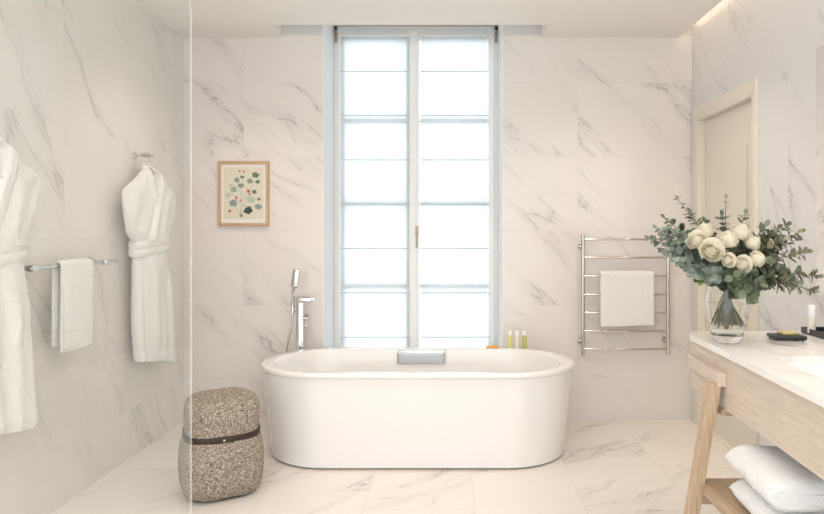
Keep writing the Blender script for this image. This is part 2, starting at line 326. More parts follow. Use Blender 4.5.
# window: outer frame and two casements, each with glass, muntins
fx0, fx1 = WX0+.006, WX1-.006
mid = (413-VX)/F*WY; 
wr = bpy.data.objects.new('window_1', None); C.objects.link(wr); wr.location = (mid, WY, WZ0); wr['kind'] = 'structure'
bm = bmesh.new()
for (a, b) in (((fx0, WY, WZ0+.006), (fx0+.03, WY+.09, WZ1)), ((fx1-.03, WY, WZ0+.006), (fx1, WY+.09, WZ1)), ((fx0, WY, WZ1-.035), (fx1, WY+.09, WZ1)), ((fx0, WY, WZ0+.006), (fx1, WY+.09, WZ0+.05))): box(bm, a, b, .004)
W(obj('window_frame', bm, M['winpaint'], smooth=False), wr)
z_m = [EYE-(y-VY)*(WY+.03)/F for y in (121.5, 204, 286)]
for (x0, x1) in ((fx0+.03, mid-.001), (mid+.001, fx1-.03)):
    z0, z1 = WZ0+.05, WZ1-.036; s = .047
    bm = bmesh.new()
    for (a, b) in (((x0, WY-.012, z0), (x0+s, WY+.05, z1)), ((x1-s, WY-.012, z0), (x1, WY+.05, z1)), ((x0+s, WY-.012, z1-.075), (x1-s, WY+.05, z1)), ((x0+s, WY-.012, z0), (x1-s, WY+.05, z0+.1))): box(bm, a, b, .004)
    for z in z_m: box(bm, (x0+s, WY+.0, z-.016), (x1-s, WY+.045, z+.016), .003)
    cs = W(obj('casement', bm, M['winpaint'], smooth=False), wr)
    bm = bmesh.new(); box(bm, (x0+s-.005, WY+.024, z0+.1), (x1-s+.005, WY+.028, z1-.075)); g = obj('pane', bm, M['pane'], smooth=False); g.parent = cs
    bm = bmesh.new()
    hx = x0-.012 if x0 < mid-.2 else x1+.012
    tube(bm, [(hx, WY-.016, z1-.09), (hx, WY-.016, z1-.01)], .007, 10); g = obj('hinge', bm, M['bronze']); g.parent = cs
bm = bmesh.new(); box(bm, (mid-.022, WY-.026, z0), (mid+.022, WY-.0125, z1), .005); W(obj('cover_strip', bm, M['winpaint'], smooth=False), wr)
hc = px(417, 231, WY-.04)
bm = bmesh.new(); box(bm, (hc.x-.011, WY-.034, hc.z-.035), (hc.x+.011, WY-.0262, hc.z+.035), .004)
tube(bm, [(hc.x, WY-.033, hc.z), (hc.x, WY-.062, hc.z), (hc.x, WY-.066, hc.z-.01)], .007, 10)
tube(bm, spline([(hc.x, WY-.064, hc.z), (hc.x+.002, WY-.068, hc.z-.05), (hc.x, WY-.064, hc.z-.125)], 6), [.0075]*12+[.006], 10)
W(obj('window_handle', bm, M['bronze']), wr)
# sheer roman blinds, one on each casement
k = 0
for (a, b) in ((341.5, 409), (421, 487.5)):
    yb = WY-.035
    xa, xb = (a-VX)/F*yb, (b-VX)/F*yb
    zt = EYE-(36-VY)*yb/F; seams = [EYE-(71.5+44.25*i-VY)*yb/F for i in range(7)]; zb = WZ0+.16
    t = thing('roman_blind', 'sheer white roman blind on the %s half of the tall window' % ('left' if k == 0 else 'right'), 'blind', ((xa+xb)/2, yb, zb)); k += 1
    bm = bmesh.new(); nx, nz = 12, 90
    V = [[bm.verts.new((xa+(xb-xa)*i/nx, yb+.004*math.sin(PI*((zt-(zt-(zt-zb)*j/nz)-.27) % .33)/.33), zt-(zt-zb)*j/nz)) for i in range(nx+1)] for j in range(nz+1)]
    for j in range(nz):
        for i in range(nx): bm.faces.new((V[j][i], V[j][i+1], V[j+1][i+1], V[j+1][i]))
    o = W(obj('fabric', bm, M['sheer']), t)
    for z in seams+[zb]:
        bm = bmesh.new(); tube(bm, [(xa-.012, yb-.004, z), (xb+.012, yb-.004, z)], .0035, 8); W(obj('batten', bm, M['batten']), t)
    bm = bmesh.new(); box(bm, (xa-.005, yb-.008, zt-.004), (xb+.005, yb+.012, zt+.012), .002); W(obj('headrail', bm, M['winpaint']), t)
# shower glass
GX = -.735; GY = GX*-F/262
bm = bmesh.new(); zt = EYE+227*GY/F; y0 = .55
prof = [(y0, .003), (GY, .003), (GY, zt-.012), (GY-.012, zt), (y0, zt)]
A = [bm.verts.new((GX-.003, y, z)) for y, z in prof]; B = [bm.verts.new((GX+.003, y, z)) for y, z in prof]
bm.faces.new(A).material_index = 0; bm.faces.new(B[::-1]).material_index = 0
for i in range(5):
    f = bm.faces.new((A[i], A[(i+1) % 5], B[(i+1) % 5], B[i])); f.material_index = 1
tag(obj('shower_screen', bm, [M['glass'], M['glassedge']], smooth=False), 'clear greenish glass shower screen standing before the robes', 'shower screen')

# ------------------------------------------------------------------ bathtub
def stadium(a, r, z, cx=0, cy=0, n=28, pw=1.0):
    out = []
    for k in range(n+1):
        t = -PI/2+PI*k/n; out.append((cx+(a-r)+r*math.cos(t), cy+r*math.sin(t), z))
    for k in range(n+1):
        t = PI/2+PI*k/n; out.append((cx-(a-r)+r*math.cos(t), cy+r*math.sin(t), z))
    return out
BX, BY = -.207, 3.74
tub = thing('bathtub', 'large white freestanding oval bathtub in front of the window', 'bathtub', (BX, BY, 0))
P = [(.868, .366, .008), (.874, .371, .012), (.879, .373, .06), (.898, .376, .25), (.917, .379, .42), (.924, .383, .496), (.926, .385, .500), (.930, .389, .502), (.932, .391, .506), (.932, .391, .519), (.930, .389, .5245), (.925, .385, .527),
     (.862, .338, .527), (.852, .331, .5245), (.845, .326, .515), (.835, .320, .48), (.80, .30, .34), (.75, .27, .20), (.70, .24, .14), (.62, .20, .112), (.45, .12, .105), (.25, .03, .103)]
bm = bmesh.new(); loft(bm, [stadium(*p) for p in P]); obj('tub_shell', bm, M['enamel'], tub)
bm = bmesh.new(); loft(bm, [stadium(.853, .350, 0), stadium(.853, .350, .012)]); obj('plinth', bm, M['dark'], tub)  # inset base, its dark colour paints the shadow gap under the tub
bm = bmesh.new(); w2, zc = .158, .475
box(bm, (-w2, .303, zc-.045), (w2, .333, zc+.045), .004); pl = obj('overflow_filler', bm, M['chrome'], tub)
bm = bmesh.new(); box(bm, (-w2+.012, .298, zc-.034), (w2-.012, .304, zc+.034), .002); obj('overflow_panel', bm, plain('brushed_panel', (.62, .68, .72), .3, .2), pl)

# bath filler (floor standing tap)
tx, ty = -1.020, 4.135
tap = thing('bath_filler', 'chrome floor standing bath tap with hand shower beside the tub', 'tap', (tx, ty, 0))
bm = bmesh.new(); lathe(bm, [(.055, 0), (.055, .012), (.05, .016)], n=28); obj('base_plate', bm, M['chrome'], tap)
bm = bmesh.new(); box(bm, (-.024, -.02, .012), (.024, .02, .86), .006); obj('column', bm, M['chrome'], tap)
bm = bmesh.new(); box(bm, (-.03, -.022, .835), (.035, .022, .862), .006); box(bm, (-.03, -.062, .828), (.085, -.010, .862), .006); box(bm, (.02, -.058, .845), (.112, -.014, .862), .005); box(bm, (.084, -.05, .834), (.106, -.022, .847), .003); obj('spout', bm, M['chrome'], tap)
bm = bmesh.new(); tube(bm, [(.02, -.01, .72), (.055, -.01, .72)], .016, 16); tube(bm, [(.047, -.01, .72), (.050, -.05, .665)], [.008, .006], 10); tube(bm, [(.036, -.01, .742), (.064, -.02, .745)], .006, 10); obj('lever_handle', bm, M['chrome'], tap)
bm = bmesh.new(); tube(bm, [(-.02, 0, .78), (-.05, -.01, .78)], .010, 12); tube(bm, [(-.046, -.01, .755), (-.046, -.01, .80)], .014, 14); obj('handset_bracket', bm, M['chrome'], tap)
bm = bmesh.new(); tube(bm, [(-.046, -.012, .76), (-.043, -.016, .90), (-.034, -.02, .93)], [.010, .010, .012], 12); box(bm, (-.018-.006, -.012, -.062), (.018+.006, .010, .062), .009, 3, mat=Matrix.Translation((-.024, -.025, .985)) @ Matrix.Rotation(math.radians(7), 4, 'Y')); hs = obj('hand_shower', bm, M['chrome'], tap)
bm = bmesh.new(); tube(bm, spline([(-.046, -.01, .76), (-.056, -.015, .66), (-.085, -.02, .50), (-.10, -.015, .30), (-.06, 0, .10), (-.02, 0, .06)], 10), .006, 10); obj('hose', bm, M['steel'], tap)

# bottles and soap on the rim
ZR = .527
for i, (x, mat, lb) in enumerate(((510, 'lot', 'small yellow toiletry bottle with white cap, leftmost of three on tub rim'), (517, 'lotc', 'small pale clear toiletry bottle with white cap, middle of three on tub rim'), (524.5, 'lot', 'small olive yellow toiletry bottle with white cap, rightmost of three on tub rim'))):
    Yp = 4.098-(.0, .003, .006)[i]
    t = thing('toiletry_bottle', lb, 'bottle', ((x-VX)/F*Yp, Yp, ZR), group='toiletry bottles on the tub rim')
    bm = bmesh.new(); lathe(bm, [(.0125, 0), (.014, .003), (.014, .082), (.012, .086)], n=20)
    obj('bottle_body', bm, plain('olive_lotion', (.50, .50, .12), .25, coat=.5) if i == 2 else M[mat], t)
    bm = bmesh.new(); lathe(bm, [(.0145, .086), (.0145, .112), (.013, .115)], n=20); obj('cap', bm, M['capw'], t)
bm = bmesh.new(); box(bm, (-.042, -.014, 0), (.042, .014, .016), .006, 3)
o = obj('soap_bar', bm, M['soap'], loc=((492.5-VX)/F*4.10, 4.10, ZR)); tag(o, 'small orange bar of soap lying on the back rim of the tub', 'soap')

# ------------------------------------------------------------------ stool
st = thing('pouf_stool', 'brown and beige tweed pouf stool with dark leather strap beside the tub', 'stool', (-1.168, 3.13, 0), math.radians(28))
def sq(a, z, e=3.1, n=72, b=None):
    b = b or a; out = []
    for k in range(n):
        t = 2*PI*k/n; c, s = math.cos(t), math.sin(t)
        out.append((a*math.copysign(abs(c)**(2/e), c), b*math.copysign(abs(s)**(2/e), s), z))
    return out
S = [(.150, .012), (.168, .014), (.184, .03), (.195, .07), (.199, .13), (.199, .20), (.193, .25), (.184, .275), (.176, .29), (.172, .298), (.173, .31), (.176, .33), (.178, .36), (.178, .40), (.174, .435), (.164, .458), (.14, .472), (.10, .476), (.06, .474), (.035, .466), (.015, .452)]
bm = bmesh.new(); loft(bm, [sq(a*.995, z, 3.0 if a > .08 else 2.4) for a, z in S]); bumpy(bm, .004, 9); obj('upholstered_body', bm, M['tweed'], st)
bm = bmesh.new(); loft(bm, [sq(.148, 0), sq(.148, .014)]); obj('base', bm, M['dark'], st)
bm = bmesh.new()
R0 = [sq(a, z, 3.0) for a, z in ((.163, .282), (.1785, .282), (.180, .284), (.180, .312), (.1785, .314), (.163, .314))]; loft(bm, R0, False, False); strap = obj('strap', bm, M['leather'], st)
bm = bmesh.new(); box(bm, (.02, -.1835, .280), (.032, -.1775, .316), .002); obj('strap_loop', bm, M['leather'], strap)
bm = bmesh.new(); tube(bm, [(-.012, -.178, .298), (-.012, -.1835, .298)], .005, 14); obj('stud', bm, M['brass'], strap)

# ------------------------------------------------------------------ picture
x0, z1 = px(219, 161, YB).x, px(218, 161.5, YB).z; x1, z0 = px(269.5, 226, YB).x, px(268, 226, YB).z
pc = thing('framed_picture', 'oak framed botanical print of green leaves hanging on the marble wall', 'picture', ((x0+x1)/2, YB, z0))
wv = (x1-x0)/2; hv = z1-z0
bm = bmesh.new(); fw = .020
for (a, b) in (((-wv, -.025, 0), (wv, -.003, fw)), ((-wv, -.025, hv-fw), (wv, -.003, hv)), ((-wv, -.025, fw), (-wv+fw, -.003, hv-fw)), ((wv-fw, -.025, fw), (wv, -.003, hv-fw))): box(bm, a, b, .002)
obj('frame', bm, M['frame'], pc, smooth=False)
bm = bmesh.new(); box(bm, (-wv+fw-.002, -.014, fw-.002), (wv-fw+.002, -.002, hv-fw+.002)); obj('mat_board', bm, M['matb'], pc, smooth=False)
# the print: leaf discs, stems and red berries on cream paper
bm = bmesh.new(); pw_, ph = wv-.038, hv/2-.044; cz = hv/2+.002
box(bm, (-pw_, -.0155, cz-ph), (pw_, -.0141, cz+ph))
def disc(u, v, r, mi, lobes=0, sq_=.8):
    n = 20; vs_ = []
    rot = random.random()*3
    for k in range(n):
        t = 2*PI*k/n; rr = r*(1+.12*math.sin(5*t+rot))*(1-.25*max(0, math.cos(t-rot))**6)
        vs_.append(bm.verts.new((u+rr*math.cos(t), -.0162-.00004*len(bm.faces)/5, v+rr*sq_*math.sin(t))))
    bm.faces.new(vs_).material_index = mi
def pt(cx, cy): return ((cx-217)/450*.482*1.0, (cx, cy))
sc = (x1-x0)/320.0                                                     # print measured in a 320 x 410 grid
def gp(cx, cy): return ((217+(cx-217)*1.10-217)*sc, (455-(250+(cy-250)*1.10))*sc)
for (ax, ay, bx, by) in ((200, 375, 205, 230), (200, 375, 235, 215), (220, 330, 275, 180), (205, 260, 180, 180), (215, 320, 300, 330), (200, 320, 150, 240), (205, 370, 160, 310), (230, 280, 290, 240)):
    a, b = Vector(gp(ax, ay)), Vector(gp(bx, by)); d = (b-a).normalized(); nrm = Vector((-d.y, d.x))*.0012
    q = [a-nrm, b-nrm, b+nrm, a+nrm]; bm.faces.new([bm.verts.new((p.x, -.0160, p.y)) for p in q]).material_index = 1
for (cx, cy, r, mi) in ((287, 143, 23, 3), (255, 178, 20, 2), (298, 182, 15, 3), (180, 172, 19, 2), (202, 203, 20, 2), (210, 155, 13, 3), (163, 226, 23, 1), (130, 258, 19, 4), (160, 305, 27, 2), (262, 285, 26, 4), (280, 240, 16, 3), (306, 282, 11, 3), (303, 325, 23, 2), (243, 346, 29, 5), (205, 376, 14, 2), (150, 200, 8, 4)):
    u, v = gp(cx, cy); disc(u, v, r*sc, mi)
for (cx, cy, r) in ((138, 350, 9), (176, 275, 8), (245, 235, 9), (252, 252, 6), (199, 290, 6), (196, 122, 6), (220, 124, 6), (142, 205, 4)):
    u, v = gp(cx, cy); disc(u, v, r*sc, 6, sq_=1.3)
pm = [M['paper']]+[plain('print_'+n, c, .8) for n, c in (('sage', (.33, .45, .34)), ('grey_green', (.27, .33, .27)), ('moss', (.16, .21, .16)), ('pale_green', (.50, .58, .44)), ('dark_green', (.07, .10, .08)), ('red', (.62, .14, .08)))]
obj('print', bm, pm, pc, smooth=False, auto='keep')

# ------------------------------------------------------------------ heated towel rail
RYr = 4.18
rad = thing('towel_radiator', 'polished steel ladder towel rail mounted on the marble wall', 'towel rail', (px(625, 0, RYr).x, YB, px(0, 355, RYr).z))
def rl(p): return Vector(p)-rad.location
for xx, ya, yb in ((583, 234.5, 355), (668, 236, 354)):
    a, b = px(xx, ya, RYr), px(xx, yb, RYr)
    bm = bmesh.new(); tube(bm, [rl(a)+Vector((0, 0, .0)), rl(b)], .0125, 16); up = obj('upright', bm, M['steel'], rad)
    for f in (.10, .90):
        m_ = a.lerp(b, f); bm = bmesh.new(); tube(bm, [rl(m_), rl((m_.x, YB-.004, m_.z))], .008, 12); tube(bm, [rl((m_.x, YB-.008, m_.z)), rl((m_.x, YB-.0005, m_.z))], .018, 16); obj('wall_bracket', bm, M['steel'], up)
for yy in (239.3, 257.5, 276, 294.5, 312.8, 330.8, 348.8):
    a, b = px(583, yy, RYr), px(668, yy, RYr)
    pts = [rl(a.lerp(b, k/16))+Vector((0, -.025*math.sin(PI*k/16), 0)) for k in range(17)]
    bm = bmesh.new(); tube(bm, pts, .0075, 12); obj('rung', bm, M['steel'], rad)
m_ = px(663, 337, RYr-.02); bm = bmesh.new(); tube(bm, [rl(m_), rl(m_+Vector((0, -.03, 0)))], .009, 12); obj('valve_knob', bm, M['steel'], rad)

# draped towels
def drape(name, label, cat, loc, rz, wid, front, back, rad_, thick, group=None, seed=0, fold=True, mat='terry'):
    """hangs over a bar running along local Y; +x is the front"""
    bm = bmesh.new()
    cl = []
    r = rad_+thick/2
    for k in range(22): cl.append((r, -front*(1-k/21)))
    for k in range(1, 10): t = PI*k/10; cl.append((r*math.cos(t), r*math.sin(t)))
    for k in range(16): cl.append((-r, -back*k/15))
    n = len(cl); ny = 26
    def ring(y, sgn, sh):
        pass
    rings = []
    for j in range(ny+1):
        y = -wid/2+wid*j/ny; e = min(j, ny-j); th = thick*(.45 if e == 0 else .85 if e == 1 else 1)
        out, inn = [], []
        for i, (x, z) in enumerate(cl):
            a = cl[max(i-1, 0)]; b = cl[min(i+1, n-1)]; d = Vector((b[0]-a[0], b[1]-a[1])).normalized(); nn = Vector((d.y, -d.x))
            lim = 1 if 0 < i < n-1 else .6
            wob = .003*noise.noise(Vector((y*9, z*5, seed)))+(.0035*math.sin(y*26+seed)*min(1, abs(z)*3))
            pinch = 1-.05*max(0, min(1, -z/.3)) if False else 1
            hemz = -.004*math.sin(y*12+seed) if i < 2 else 0
            fz = math.exp(-((z+front-.035)/.006)**2)*-.0015 if i < 22 else 0
            yy = y*pinch
            out.append((x+wob-nn.x*(th/2*lim+fz), yy, z-nn.y*(th/2*lim)+hemz)); inn.append((x+wob+nn.x*th/2*lim, yy, z+nn.y*th/2*lim+hemz))
        rings.append(out+inn[::-1])
    loft(bm, rings); bumpy(bm, .0012, 60, seed)
    if not fold: o = obj(name, bm, M[mat]); o.location = loc; o.rotation_euler = (0, 0, rz); return tag(o, label, cat, group)
    t = thing(name, label, cat, loc, rz, group); obj('towel_body', bm, M[mat], t)
    bm = bmesh.new(); box(bm, (r+thick/2-.004, -wid/2+.006, -front+.01), (r+thick/2+.007, -wid/2+wid*.28, .0), .004, 3); bumpy(bm, .0015, 40, seed); obj('folded_flap', bm, M[mat], t)
    return t
p = px(626.5, 274, RYr-.022)
t = drape('hand_towel', 'white hand towel draped over the steel towel rail', 'towel', (p.x, p.y, p.z), -PI/2, 53*(RYr-.03)/F, .345, .30, .0095, .014, seed=3, fold=False)
# wall bar with towel
BXb = -1.765
bar = thing('towel_bar', 'chrome towel bar mounted on the left marble wall', 'towel bar', (XL, 2.92, 1.143))
bm = bmesh.new(); tube(bm, [(.085, -.345, 0), (.085, .335, 0)], .0085, 14); obj('rail', bm, M['chrome'], bar)
for y in (-.315, .225):
    bm = bmesh.new(); tube(bm, [(.0005, y, 0), (.012, y, 0)], .026, 20); tube(bm, [(.01, y, 0), (.075, y, 0)], .011, 14); box(bm, (.068, y-.02, -.014), (.102, y+.02, .014), .005, 3); obj('bracket', bm, M['chrome'], bar)
t = drape('hanging_towel', 'white towel hanging over the chrome bar between the two robes', 'towel', (XL+.085, 2.885, 1.143), 0, .24, .385, .36, .011, .016, seed=8)

# ------------------------------------------------------------------ robes
def make_robe(cy, seed, label_r, label_h, label_k, far):
    X0 = XL+.082
    hk = thing('robe_hook', label_k, 'hook', (XL, cy-.01, 1.738), group='robe hooks on the left wall')
    bm = bmesh.new(); tube(bm, [(.0005, 0, 0), (.010, 0, 0)], .022, 20); tube(bm, [(.01, 0, 0), (.055, 0, 0)], .009, 12); obj('wall_plate', bm, M['chrome'], hk)
    bm = bmesh.new(); box(bm, (.047, -.055, -.008), (.062, .055, .008), .004, 3)
    for y in (-.045, 0, .045): tube(bm, [(.055, y, 0), (.09, y, .006)], [.007, .009], 12)
    obj('peg_bar', bm, M['chrome'], hk)
    hg = thing('hanger', label_h, 'hanger', (X0, cy, 1.583), group='coat hangers on the robe hooks')
    bm = bmesh.new(); pts = spline([(0, -.19, -.065), (0, -.12, -.015), (0, -.05, .045), (0, 0, .072), (0, .05, .045), (0, .12, -.015), (0, .19, -.065)], 8)
    tube(bm, pts, [.008+.006*math.sin(PI*i/(len(pts)-1)) for i in range(len(pts))], 12); obj('hanger_arms', bm, M['frame'], hg)
    bm = bmesh.new(); tube(bm, spline([(0, 0, .08), (0, 0, .12), (-.005, .02, .14), (-.035, .028, .163), (-.045, .012, .176), (-.047, -.005, .172)], 8), .0025, 8); obj('hanger_hook', bm, M['chrome'], hg)
    rb = thing('bathrobe', label_r, 'robe', (X0, cy, .488), group='white bathrobes on the left wall')
    T = [(1.655, 0, .036, .028), (1.64, 0, .055, .034), (1.60, 0, .135, .040), (1.57, .0, .200, .044), (1.548, .0, .245, .046), (1.53, .0, .262, .047), (1.50, .0, .267, .048), (1.40, -.008, .238, .052), (1.31, -.020, .198, .056), (1.28, -.010, .178, .058), (1.255, .004, .162, .056), (1.23, .01, .163, .052), (1.18, .012, .162, .052), (1.12, .015, .168, .054), (1.0, .03, .182, .056), (.80, .04, .198, .058), (.62, .06, .198, .058), (.56, .068, .203, .060), (.535, .07, .200, .052)]
    T = T[::-1]; ZB = .535
    n = 220; nz = 130; rings = []
    def sst(x): x = max(0, min(1, x)); return x*x*(3-2*x)
    zs = [ZB, ZB+.003, ZB+.008]+[ZB+.016+(1.655-ZB-.016)*(k/nz) for k in range(nz+1)]
    for z in zs:
        u0, hw, ht = interp(T, z); ring = []
        for k in range(n):
            t = 2*PI*k/n; c, s = math.cos(t), math.sin(t); e = 2/2.3
            u = hw*math.copysign(abs(c)**e, c); x = ht*math.copysign(abs(s)**e, s); ua = u+u0
            fold = 0; fr_ = sst(s*3) if x > 0 else 0
            if z < 1.2:
                g = min(1, (1.2-z)/.25); fold = g*(.007*math.sin(u*34+seed+z*2)+.005*math.sin(u*61+2*seed-z*3))
                fold += fr_*.010*sst((ua-(-.125+(1.2-z)*.05))/.012)
            elif z > 1.25 and x > 0:
                L1 = -.118+(z-1.25)*.43; L2 = -.032 if z > 1.62 else -.032+(1.62-z)*.33
                over = sst((ua-L1)/.010)
                col1 = over*sst((L1+.062-ua)/.008); col2 = sst((L2-ua)/.008)*sst((ua-(L2-.055))/.008)*(1-over)
                if z > 1.47 and L2 < ua < L1: x *= .1
                else: fold = fr_*(.020*over+.014*col1+.014*col2)
                if 1.28 < z < 1.56: fold += .007*math.sin(ua*42-(z-1.3)*16)*sst((z-1.26)/.08)*sst((1.56-z)/.08)
            fold += .008*noise.noise(Vector((u*6, z*3.5, seed)))+.004*noise.noise(Vector((u*18, z*9, seed)))
            dz = 0
            if z < .70: dz = sst((.70-z)/.15)*(.008*math.sin(u*9+seed)+far*u)
            elif z > 1.50: dz = (.016 if abs(ua) > .02 else -.01)*sst((z-1.58)/.06)
            ring.append((max(x+fold*(1 if x > 0 else .4), -.074), ua, z-.5+dz))
        rings.append(ring)
    bm = bmesh.new(); loft(bm, rings); bumpy(bm, .002, 30, seed); bd = obj('robe_body', bm, M['terry'], rb)
    # collar standing round the neck
    bm = bmesh.new(); P_ = spline([(.050, -.050, 1.585), (.038, -.052, 1.620), (-.005, -.045, 1.672), (-.034, 0, 1.674), (-.005, .045, 1.672), (.038, .052, 1.635), (.052, .050, 1.585)], 8); rr = []
    for i, p_ in enumerate(P_):
        d = (P_[min(i+1, len(P_)-1)]-P_[max(i-1, 0)]).normalized(); q = Vector((p_.x+.01, p_.y, 0)); q = (q-d*q.dot(d)).normalized(); v = d.cross(q)
        g_ = .006+.016*math.sin(PI*i/(len(P_)-1))**.7; rr.append([p_+q*.007*math.cos(2*PI*k/14)+v*g_*math.sin(2*PI*k/14)-Vector((0, 0, .5)) for k in range(14)])
    loft(bm, rr); obj('collar', bm, M['terry'], rb)
    # belt
    bm = bmesh.new(); rr = []
    for (z, k_) in ((1.180, .0), (1.183, .008), (1.195, .014), (1.215, .015), (1.224, .009), (1.232, .014), (1.258, .015), (1.270, .008), (1.273, 0)):
        ring = []
        for k in range(64):
            t = 2*PI*k/64; c, s = math.cos(t), math.sin(t); e = 2/2.3
            ring.append(((.058+k_)*math.copysign(abs(s)**e, s), .010+(.166+k_)*math.copysign(abs(c)**e, c), z-.5+.018*c+.004*noise.noise(Vector((k*.1, z*20, seed)))))
        rr.append([(max(p[0], -.078), p[1], p[2]) for p in ring])
    loft(bm, rr, False, False)
    bl = obj('belt', bm, M['terry'], rb)
make_robe(3.60, 1.3, 'white terry bathrobe hanging beside the back wall, farther right of the two', 'wooden hanger inside the farther bathrobe near the back wall', 'chrome robe hook above the farther bathrobe', -.24)
make_robe(2.345, 4.1, 'white terry bathrobe at the left edge, nearer of the two robes', 'wooden hanger inside the nearer bathrobe at the left edge', 'chrome robe hook above the nearer bathrobe at the left edge', -.14)

# ------------------------------------------------------------------ vanity
CZ = .87; VXf = .985; VYf = 2.665; VYn = .55
van = thing('vanity_table', 'pale oak trestle washstand with marble top along the right wall', 'vanity', (1.3, VYf, 0))
def slab(outer, hole, z0, z1):
    bm = bmesh.new()
    for z in (z1,):
        pass
    def loop(P_, z): 
        vs_ = [bm.verts.new((x, y, z)) for x, y in P_]; return vs_, [bm.edges.new((vs_[i], vs_[(i+1) % len(vs_)])) for i in range(len(vs_))]
    for z in (z0, z1):
        a, ea = loop(outer, z); b, eb = loop(hole, z)
        bmesh.ops.triangle_fill(bm, edges=ea+eb, use_beauty=True)
        if z == z0: A0, B0 = a, b
        else: A1, B1 = a, b
    for (p, q) in ((A0, A1), (B0, B1)):
        n = len(p)
        for i in range(n): bm.faces.new((p[i], p[(i+1) % n], q[(i+1) % n], q[i]))
    return bm
r_ = .10
outer = [(XR-.002, VYn), (XR-.002, VYf)]+[(VXf+r_-r_*math.sin(t*PI/16), VYf-r_+r_*math.cos(t*PI/16)) for t in range(9)]+[(VXf-.012, 2.1), (VXf-.03, 1.7), (VXf-.04, 1.3), (VXf-.04, VYn)]
bcx, bcy = 1.30, 1.82
hole = [(bcx+(.22*math.copysign(abs(math.cos(t))**.3, math.cos(t))), bcy+.31*math.copysign(abs(math.sin(t))**.3, math.sin(t))) for t in [2*PI*(k+.5)/72 for k in range(72)]]
bm = slab(outer, hole, CZ-.024, CZ); W(obj('countertop', bm, M['mt'], smooth=False), van)
bm = bmesh.new(); rings = []
for (f, z) in ((1.0, CZ-.022), (.99, CZ-.06), (.95, CZ-.11), (.80, CZ-.135), (.3, CZ-.14)): rings.append([(bcx+(x-bcx)*f, bcy+(y-bcy)*f, z) for x, y in hole])
loft(bm, rings, False, True); W(obj('basin', bm, M['enamel'], auto='keep'), van)
bm = bmesh.new()
def prism(bm, P_, z0, z1):
    loft(bm, [[(x, y, z0) for x, y in P_], [(x, y, z1) for x, y in P_]])
ap = [(1.002, 2.615), (.995, 2.1), (.972, 1.6), (.97, VYn+.02), (.998, VYn+.02), (1.0, 1.6), (1.02, 2.1), (1.028, 2.615)]
prism(bm, ap, .645, CZ-.024); box(bm, (1.028, 2.59, .645), (XR-.004, 2.615, CZ-.024)); W(obj('apron', bm, M['oaky'], smooth=False), van)
def bar_(bm, a, b, w_, d_, up=(0, 1, 0)):
    a, b = Vector(a), Vector(b); t = (b-a).normalized(); u = Vector(up); u = (u-t*u.dot(t)).normalized(); s = t.cross(u)
    loft(bm, [[p+u*d_*i+s*w_*j for i, j in ((-.5, -.5), (.5, -.5), (.5, .5), (-.5, .5))] for p in (a, b)])
for yl, far in ((2.30, 1), (.85, 0)):
    bm = bmesh.new(); bar_(bm, (.967, yl, .735), (.842, yl, .0), .036, .05); W(obj('front_leg', bm, M['oak'], smooth=False), van)
    bm = bmesh.new(); bar_(bm, (1.48, yl, .64), (1.60, yl, .0), .042, .055); W(obj('rear_leg', bm, M['oak'], smooth=False), van)
    bm = bmesh.new(); box(bm, (.985, yl-.03, .622), (XR-.02, yl+.03, .6445), .002); W(obj('upper_crossbar', bm, M['oakx'], smooth=False), van)
    bm = bmesh.new(); box(bm, (.90, yl-.022, .295), (1.56, yl+.022, .335), .002); W(obj('lower_crossbar', bm, M['oakx'], smooth=False), van)
bm = bmesh.new(); prism(bm, [(.966, 2.262), (.996, 2.262), (1.018, 2.605), (.986, 2.605)], .731, .783); W(obj('corner_block', bm, M['oaky'], smooth=False), van)
bm = bmesh.new(); box(bm, (.915, .83, .335), (1.54, 2.33, .372), .003); W(obj('shelf', bm, M['oakx'], smooth=False), van)

# mirror with lit edge on right wall
mr = thing('wall_mirror', 'large mirror with glowing warm edge on the right wall above the washstand', 'mirror', (XR, 1.9, 1.1))
bm = bmesh.new(); box(bm, (XR-.035, .7, 1.02), (XR-.028, 2.745, 2.11)); W(obj('mirror_glass', bm, plain('mirror', (.9, .9, .9), .02, 1), smooth=False), mr)
bm = bmesh.new(); box(bm, (XR-.028, .72, 1.04), (XR-.001, 2.725, 2.09)); W(obj('mirror_backing', bm, M['plasterw'], smooth=False), mr)
bm = bmesh.new(); box(bm, (XR-.026, 2.726, 1.04), (XR-.004, 2.748, 2.09), .002); W(obj('light_strip', bm, M['led'], smooth=False), mr)

